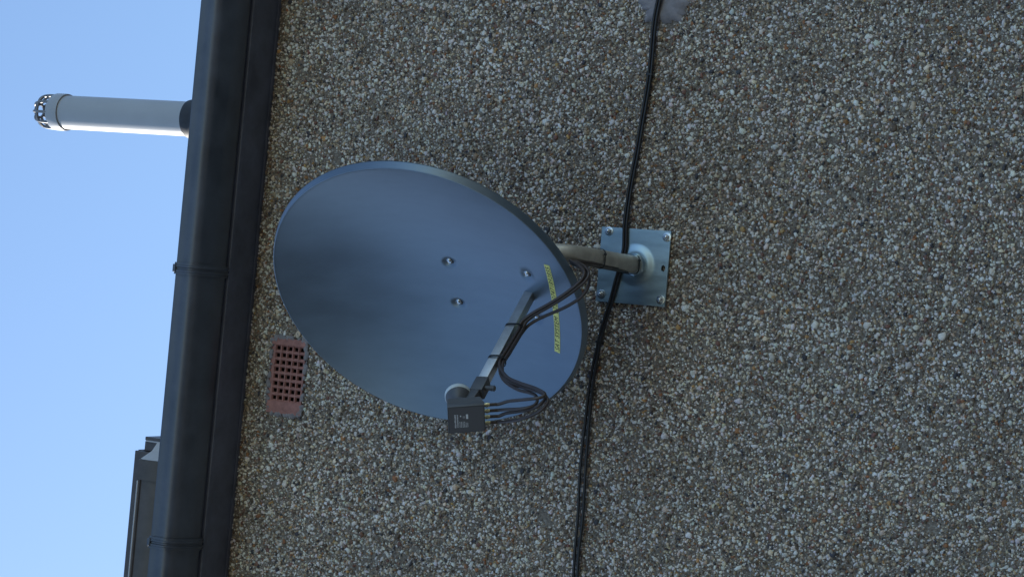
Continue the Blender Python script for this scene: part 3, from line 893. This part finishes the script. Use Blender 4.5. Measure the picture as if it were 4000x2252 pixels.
# feed arm: square tube from the bowl out to the clamp
A0 = Vector((0.003, -0.052, -0.2785)); A1 = Vector((0.0, 0.325, -0.3015))
aw = 0.0118
def arm_box():
    p0, p1 = LV(A0), LV(A1)
    d = (p1 - p0).normalized(); s = (dr_ - d * dr_.dot(d)).normalized(); q = d.cross(s)
    mm = Matrix((s, d, q)).transposed().to_4x4(); mm.translation = p0
    bm = bmesh.new()
    box(bm, -aw, aw, 0, (p1 - p0).length, -aw, aw, mm, bevel=0.0014)
    return keep(obj('feed_arm', bm, M['arm'], dish, angle=30))
arm_box()

# LNB: axis tilted up to the bowl, turned about its axis
BETA, SK = R(27), R(10)
ax = dn * math.cos(BETA) - du * math.sin(BETA)          # away from the dish
dw = -dn * math.sin(BETA) - du * math.cos(BETA)         # down
wr = dr_
bw = wr * math.cos(SK) + dw * math.sin(SK)              # box width direction
bd = dw * math.cos(SK) - wr * math.sin(SK)              # box down direction
BC = LV((0.0, 0.452, -0.3180))                          # centre of the labelled back face
LM = Matrix((bw, ax, -bd)).transposed().to_4x4(); LM.translation = BC   # local x width, y away from dish, z up
lnb = bpy.data.objects.new('lnb', None)
bm = bmesh.new()
HW, HH, DP = 0.0375, 0.0430, 0.036
prof = [(-HW, -HH), (HW, -HH), (HW, HH), (-HW, HH)]
box(bm, -HW, HW, -0.014, 0.0, -HH, HH, LM, bevel=0.0012)
# tapered housing towards the dish
f0 = [(-HW + .001, -HH + .001), (HW - .001, -HH + .001), (HW - .001, HH - .001), (-HW + .001, HH - .001)]
f1 = [(-HW + .008, -HH + .012), (HW - .0012, -HH + .008), (HW - .0012, HH - .002), (-HW + .008, HH - .002)]
va = [bm.verts.new(LM @ Vector((x, -0.0142, z))) for x, z in f0]
vb = [bm.verts.new(LM @ Vector((x, -DP, z))) for x, z in f1]
for k in range(4): bm.faces.new((va[k], va[(k + 1) % 4], vb[(k + 1) % 4], vb[k]))
bm.faces.new(vb); bm.faces.new(va[::-1])
HORN = 0.014
hm = LM @ Matrix.Translation((0.0, 0, HORN)) @ Matrix.Rotation(R(90), 4, 'X')   # local z -> towards the dish
lathe(bm, [(0.021, 0.030), (0.0205, 0.060), (0.0215, 0.064), (0.0285, 0.078), (0.0300, 0.088), (0.0300, 0.0925), (0.0, 0.0925)], hm, 40)
lnb = keep(obj('lnb', bm, M['lnbp'], dish, angle=35))
bm = bmesh.new()
lathe(bm, [(0.0303, 0.0900), (0.0316, 0.0915), (0.0316, 0.1010), (0.0300, 0.1040), (0.0200, 0.1060), (0.0, 0.1065)], hm, 40)
child_keep(obj('feed_cap', bm, M['cap']), lnb)
bm = bmesh.new()
for a_, b_, c_, d_ in ((-HW + .003, HW - .003, -HH + .003, HH - .003),):
    v = [bm.verts.new(LM @ Vector(p)) for p in ((a_, 0.0005, c_), (b_, 0.0005, c_), (b_, 0.0005, d_), (a_, 0.0005, d_))]
    bm.faces.new(v)
child_keep(obj('rating_label', bm, M['lnbl'], smooth=False), lnb)
# printed lines: too small to read in the photograph, kept as rows of short strokes
bm = bmesh.new()
def stroke(x0, x1, z0, z1):
    v = [bm.verts.new(LM @ Vector(p)) for p in ((x0, 0.0009, z0), (x1, 0.0009, z0), (x1, 0.0009, z1), (x0, 0.0009, z1))]
    bm.faces.new(v)
def rowtext(x0, x1, z, h):
    x = x0
    while x < x1:
        l_ = random.uniform(0.0007, 0.0018)
        stroke(x, min(x + l_, x1), z + random.uniform(0, h * .2), z + h * random.uniform(.75, 1)); x += l_ + random.uniform(0.0004, 0.0008)
rowtext(-0.0220, 0.0150, 0.0240, 0.0042); rowtext(-0.0215, 0.0150, 0.0190, 0.0034)
for k in range(6): rowtext(-0.0215, -0.0050 - (0.0035 if k > 3 else 0), 0.0145 - 0.0036 * k, 0.0022)
stroke(0.0020, 0.0150, -0.0040, 0.0010); stroke(0.0085, 0.0125, 0.0120, 0.0150)
for v in bm.verts: pass
o = child_keep(obj('print', bm, M['white'], smooth=False), lnb)
tb = text_mesh('CE', 0.0062)
for v in tb.verts: v.co = LM @ Vector((0.0035 + v.co.x * 0.95, 0.0009, 0.0040 + v.co.y))
child_keep(obj('ce_mark', tb, M['white'], smooth=False), lnb)
CON = []
for k in range(4):
    bm = bmesh.new()
    x = 0.0235 - 0.0170 * k
    mm = LM @ Matrix.Translation((x, -0.019, -HH + 0.001)) @ Matrix.Rotation(R(180), 4, 'X')
    lathe(bm, [(0, 0), (0.0046, 0), (0.0046, 0.004), (0.0056, 0.0042), (0.0058, 0.0095), (0.0046, 0.0100), (0.0044, 0.0135), (0, 0.0135)], mm, 12)
    child_keep(obj('connector', bm, M['brass']), lnb)
    CON.append(mm @ Vector((0, 0, 0.0130)))
# clamp: socket on the arm, ring round the neck, tightening screw
bm = bmesh.new()
p1 = LV((0.0, 0.318, -0.3010)); p2 = LV((0.0, 0.372, -0.3050))
d = (LV(A1) - LV(A0)).normalized(); s = (dr_ - d * dr_.dot(d)).normalized(); q = d.cross(s)
mm = Matrix((s, d, q)).transposed().to_4x4(); mm.translation = LV((0.0, 0.308, -0.3003))
box(bm, -0.0155, 0.0155, 0, 0.050, -0.0165, 0.0150, mm, bevel=0.003)
hn = LM @ Vector((0, -0.047, HORN))
lathe(bm, [(0.0208, 0.040), (0.0262, 0.040), (0.0262, 0.054), (0.0208, 0.054)], hm, 32)
c0 = mm @ Vector((0, 0.040, 0.0)); c1 = hn + bd * 0.018
dd = (c1 - c0); s2 = wr; q2 = dd.normalized().cross(s2).normalized()
m2 = Matrix((s2, dd.normalized(), q2)).transposed().to_4x4(); m2.translation = c0
box(bm, -0.014, 0.014, -0.004, dd.length, -0.011, 0.011, m2, bevel=0.002)
lathe(bm, [(0, 0.0), (0.0060, 0.0), (0.0060, 0.020), (0.0070, 0.021), (0.0070, 0.029), (0.0055, 0.031), (0, 0.031)], axis_mtx(mm @ Vector((0.004, 0.030, -0.010)), -q if q.z > 0 else q), 16)
keep(obj('lnb_clamp', bm, M['lnbp'], dish, angle=35))

# back bracket between bowl and pole
bm = bmesh.new()
bo = LV((0.005, -0.084, -0.17))
mm = Matrix((dr_, dn, du)).transposed().to_4x4(); mm.translation = bo
box(bm, -0.085, 0.085, -0.004, 0.0, -0.13, 0.13, mm, bevel=0.001)
box(bm, -0.080, -0.076, -0.085, -0.004, -0.10, 0.10, mm)
box(bm, 0.095 - 0.02, 0.099 - 0.02, -0.085, -0.004, -0.10, 0.10, mm)
pc = PB + Vector((0.005, -0.410, 0))
lathe(bm, [(0.0243, 3.93), (0.030, 3.93), (0.030, 4.06), (0.0243, 4.06)], Matrix.Translation((pc.x, pc.y, 0)), 24)
e0 = Vector((pc.x, pc.y, 3.99)); e1 = mm @ Vector((0.03, -0.022, 0.06))
tube(bm, [e0, e1], 0.016, 12)
keep(obj('mount_bracket', bm, M['zinc'], dish))

# ------------------------------------------------------------------ coaxial cables
LOOP = {
 0: [(0.014,0.404,-0.377), (0.020,0.398,-0.402), (0.025,0.396,-0.433), (0.030,0.393,-0.468), (0.030,0.385,-0.488), (0.030,0.373,-0.491), (0.028,0.362,-0.479), (0.024,0.345,-0.450), (0.016,0.321,-0.400), (0.008,0.292,-0.355)],
 1: [(0.004,0.415,-0.383), (0.006,0.412,-0.405), (0.010,0.409,-0.442), (0.010,0.396,-0.465), (0.008,0.375,-0.468), (0.002,0.348,-0.453), (0.000,0.336,-0.431), (0.000,0.329,-0.400), (-0.002,0.308,-0.364), (-0.002,0.284,-0.338)],
 2: [(-0.006,0.423,-0.378), (-0.004,0.413,-0.395), (0.000,0.406,-0.431), (0.004,0.399,-0.460), (0.012,0.390,-0.482), (0.016,0.369,-0.488), (0.018,0.357,-0.478), (0.012,0.339,-0.445), (0.006,0.319,-0.397), (0.002,0.296,-0.355)],
 3: [(-0.014,0.436,-0.389), (-0.010,0.434,-0.418), (-0.004,0.429,-0.447), (0.002,0.416,-0.474), (0.008,0.399,-0.492), (0.012,0.379,-0.497), (0.014,0.360,-0.485), (0.010,0.343,-0.461), (0.004,0.324,-0.414), (0.000,0.303,-0.366)]}
ARM = [(0.0, 0.245, -0.3130), (0.0, 0.178, -0.3090), (0.0, 0.137, -0.3080), (0.0, 0.104, -0.3075)]
OFF = [(0.0075, -0.0042), (-0.0005, -0.0050), (0.0035, -0.0112), (-0.0085, -0.0060)]
BUND = [(0.011,0.085,-0.316), (0.022,0.075,-0.331), (0.033,0.068,-0.350), (0.048,0.060,-0.380), (0.065,0.053,-0.410), (0.085,0.043,-0.442), (0.100,0.034,-0.463), (0.109,0.020,-0.474), (0.113,0.000,-0.470), (0.105,-0.035,-0.442), (0.090,-0.075,-0.400)]
SING = [(-0.001,0.083,-0.322), (0.006,0.072,-0.335), (0.014,0.063,-0.354), (0.024,0.055,-0.381), (0.039,0.050,-0.415), (0.056,0.042,-0.447), (0.070,0.030,-0.467), (0.087,0.012,-0.477), (0.098,-0.008,-0.470), (0.096,-0.040,-0.447), (0.084,-0.08,-0.41)]
BOFF = [(0.0042, 0.004), (-0.0032, 0.0025), (0.0005, -0.0055), (0, 0)]
POLEPATH = [Vector((0.080, -0.395, 3.700)), Vector((0.081, -0.33, 3.697)), Vector((0.079, -0.24, 3.699)), Vector((0.077, -0.15, 3.700)), Vector((0.076, -0.08, 3.706)), Vector((0.077, -0.045, 3.724))]
RIGHT = [Vector(p) for p in ((0.105, -0.024, 3.7420), (0.1407, -0.0195, 3.7428), (0.1952, -0.0195, 3.7468), (0.2362, -0.017, 3.7473), (0.3048, -0.0125, 3.7453), (0.3874, -0.0125, 3.7366), (0.4697, -0.0125, 3.7302), (0.5999, -0.0125, 3.7204), (0.7297, -0.015, 3.7195), (0.7981, -0.0175, 3.7117), (0.845, -0.016, 3.704), (1.10, -0.0125, 3.690), (1.6, -0.0125, 3.68), (2.6, -0.0125, 3.67), (3.95, -0.0125, 3.66))]
LJ = [Vector(p) for p in ((0.092, -0.030, 3.742), (0.0681, -0.0205, 3.7525), (0.0353, -0.0195, 3.7596), (-0.0128, -0.017, 3.7697), (-0.0719, -0.0125, 3.7855))]
LA = [Vector(p) for p in ((-0.1217,-0.0125,3.7975), (-0.188,-0.0125,3.8069), (-0.2455,-0.0125,3.8108), (-0.3029,-0.0125,3.8130), (-0.3394,-0.0125,3.8134), (-0.3968,-0.0125,3.8153), (-0.4821,-0.0125,3.8145), (-0.5957,-0.0125,3.8090), (-0.6816,-0.0125,3.8083), (-0.7528,-0.0125,3.8055), (-0.7995,-0.0125,3.8052), (-1.2,-0.0125,3.80), (-1.8,-0.0125,3.80), (-2.8,-0.0125,3.795), (-3.95,-0.0125,3.79))]
LB = [Vector(p) for p in ((-0.1211,-0.0125,3.7908), (-0.187,-0.0125,3.7975), (-0.2445,-0.0125,3.8008), (-0.3017,-0.0125,3.8016), (-0.3382,-0.0125,3.8022), (-0.3952,-0.0125,3.8014), (-0.4801,-0.0125,3.7987), (-0.5936,-0.0125,3.7944), (-0.680,-0.0125,3.7966), (-0.7511,-0.0125,3.7942), (-0.7976,-0.0125,3.7925), (-1.2,-0.0125,3.788), (-1.8,-0.0125,3.785), (-2.8,-0.0125,3.78), (-3.95,-0.0125,3.775))]
RC = 0.0040
cable_labels = ['dark brown coaxial cable from the LNB port nearest the dish, running left along the wall',
                'dark brown coaxial cable from the second LNB port, running left along the wall',
                'dark brown coaxial cable from the third LNB port, running right along the wall',
                'dark brown coaxial cable from the outermost LNB port, crossing the rim apart']
for k in range(4):
    c = CON[k]
    pts = [c, c + bd * 0.012]
    # ease the recorded loop onto the real port position
    d0_ = (c + bd * 0.022) - LV(LOOP[k][0])
    lp = [LV(p) for p in LOOP[k]]
    lp = [p + d0_ * max(0, 1 - i / 4.0) for i, p in enumerate(lp)]
    pts += lp
    pts += [LV((a + OFF[k][0], b_, c_ + OFF[k][1])) for a, b_, c_ in ARM]
    if k < 3:
        pts += [LV((a + BOFF[k][0], b_ + BOFF[k][1] * 0.5, c_ + BOFF[k][1])) for a, b_, c_ in BUND]
    else:
        pts += [LV(p) for p in SING]
    so_ = [(-0.004, 0.004), (0.003, 0.004), (-0.004, -0.003), (0.003, -0.003)][k]
    pts += [p + Vector((so_[0], 0, so_[1])) for p in POLEPATH]
    if k < 2:
        s_ = 1 if k == 0 else -1
        pts += [p + Vector((0, -0.001 * s_, 0.0036 * s_)) for p in LJ]
        pts += (LA if k == 0 else LB)
    else:
        s_ = 1 if k == 2 else -1
        pts += [p + Vector((0, 0, 0.0040 * s_)) for p in RIGHT]
    path = smooth_path(pts, 7)
    bm = bmesh.new()
    # the thinner drop leads swell into the twin sheath once on the wall
    rad = [RC if p.y < -0.06 else 0.0040 for p in path]
    tube(bm, path, rad, 10)
    o = obj('coaxial_cable', bm, M['brown'])
    tag(o, cable_labels[k], 'cable', 'coaxial cables from the LNB')
    # sheath on the wall is black: second material by position
    o.data.materials.append(M['cable'])
    for f in o.data.polygons:
        if f.center.y > -0.30 and f.center.x > 0.02 and f.center.z > 3.6 and f.center.y > -0.2 or f.center.y > -0.06:
            f.material_index = 1

# ------------------------------------------------------------------ cable ties
def tie_round(name_label, centre, d, halfs, halfq, s, rad=0.0016, wide=0.0028):
    """a flat strap wrapped round a rounded box section"""
    d = d.normalized(); s = (s - d * s.dot(d)).normalized(); q = d.cross(s)
    bm = bmesh.new()
    n = 40; rings = []
    for i in range(n):
        a = 2 * math.pi * i / n
        ca, sa = math.cos(a), math.sin(a)
        e = 0.5
        x = halfs * math.copysign(abs(ca) ** e, ca); y_ = halfq * math.copysign(abs(sa) ** e, sa)
        nrm = (s * ca / halfs + q * sa / halfq).normalized()
        p = centre + s * x + q * y_
        rings.append([bm.verts.new(p + d * dx + nrm * dz) for dx, dz in ((-wide, 0), (-wide, 0.0013), (wide, 0.0013), (wide, 0))])
    for i in range(n):
        A_, B_ = rings[i], rings[(i + 1) % n]
        for k in range(4): bm.faces.new((A_[k], A_[(k + 1) % 4], B_[(k + 1) % 4], B_[k]))
    mm = Matrix((s, d, q)).transposed().to_4x4(); mm.translation = centre - q * (halfq if q.z > 0 else -halfq) + s * halfs * 0.5
    box(bm, -0.003, 0.003, -0.003, 0.003, -0.003, 0.003, mm, bevel=0.0006)
    o = obj('cable_tie', bm, M['tie'])
    return tag(o, name_label, 'cable tie', 'black cable ties')
da = (LV(A1) - LV(A0)).normalized()
tie_round('black cable tie round the feed arm, nearer the middle of the dish', LV((0.001, 0.098, -0.2945)), da, 0.0155, 0.0215, dr_)
tie_round('black cable tie round the feed arm, nearer the LNB', LV((0.001, 0.228, -0.3025)), da, 0.0155, 0.0205, dr_)
tie_round('black cable tie round the pole close to the wall plate', PB + Vector((0.0, -0.045, 0)), Vector((0, 1, 0)), 0.0252, 0.0252, Vector((1, 0, 0)))
tie_round('black cable tie round the pole close to the dish rim', PB + Vector((0.003, -0.265, 0.001)), Vector((0.01, 1, 0)), 0.0252, 0.0262, Vector((1, 0, 0)))
tie_round('black clip holding the cables on the wall between plate and cement patch', Vector((0.600, -0.0125, 3.7204)), Vector((1, 0, -0.07)), 0.0048, 0.0094, Vector((0, 1, 0)))
tie_round('black clip holding the cables on the wall where the two strands part', Vector((-0.1216, -0.0125, 3.7945)), Vector((1, 0, -0.15)), 0.0052, 0.0092, Vector((0, 1, 0)))
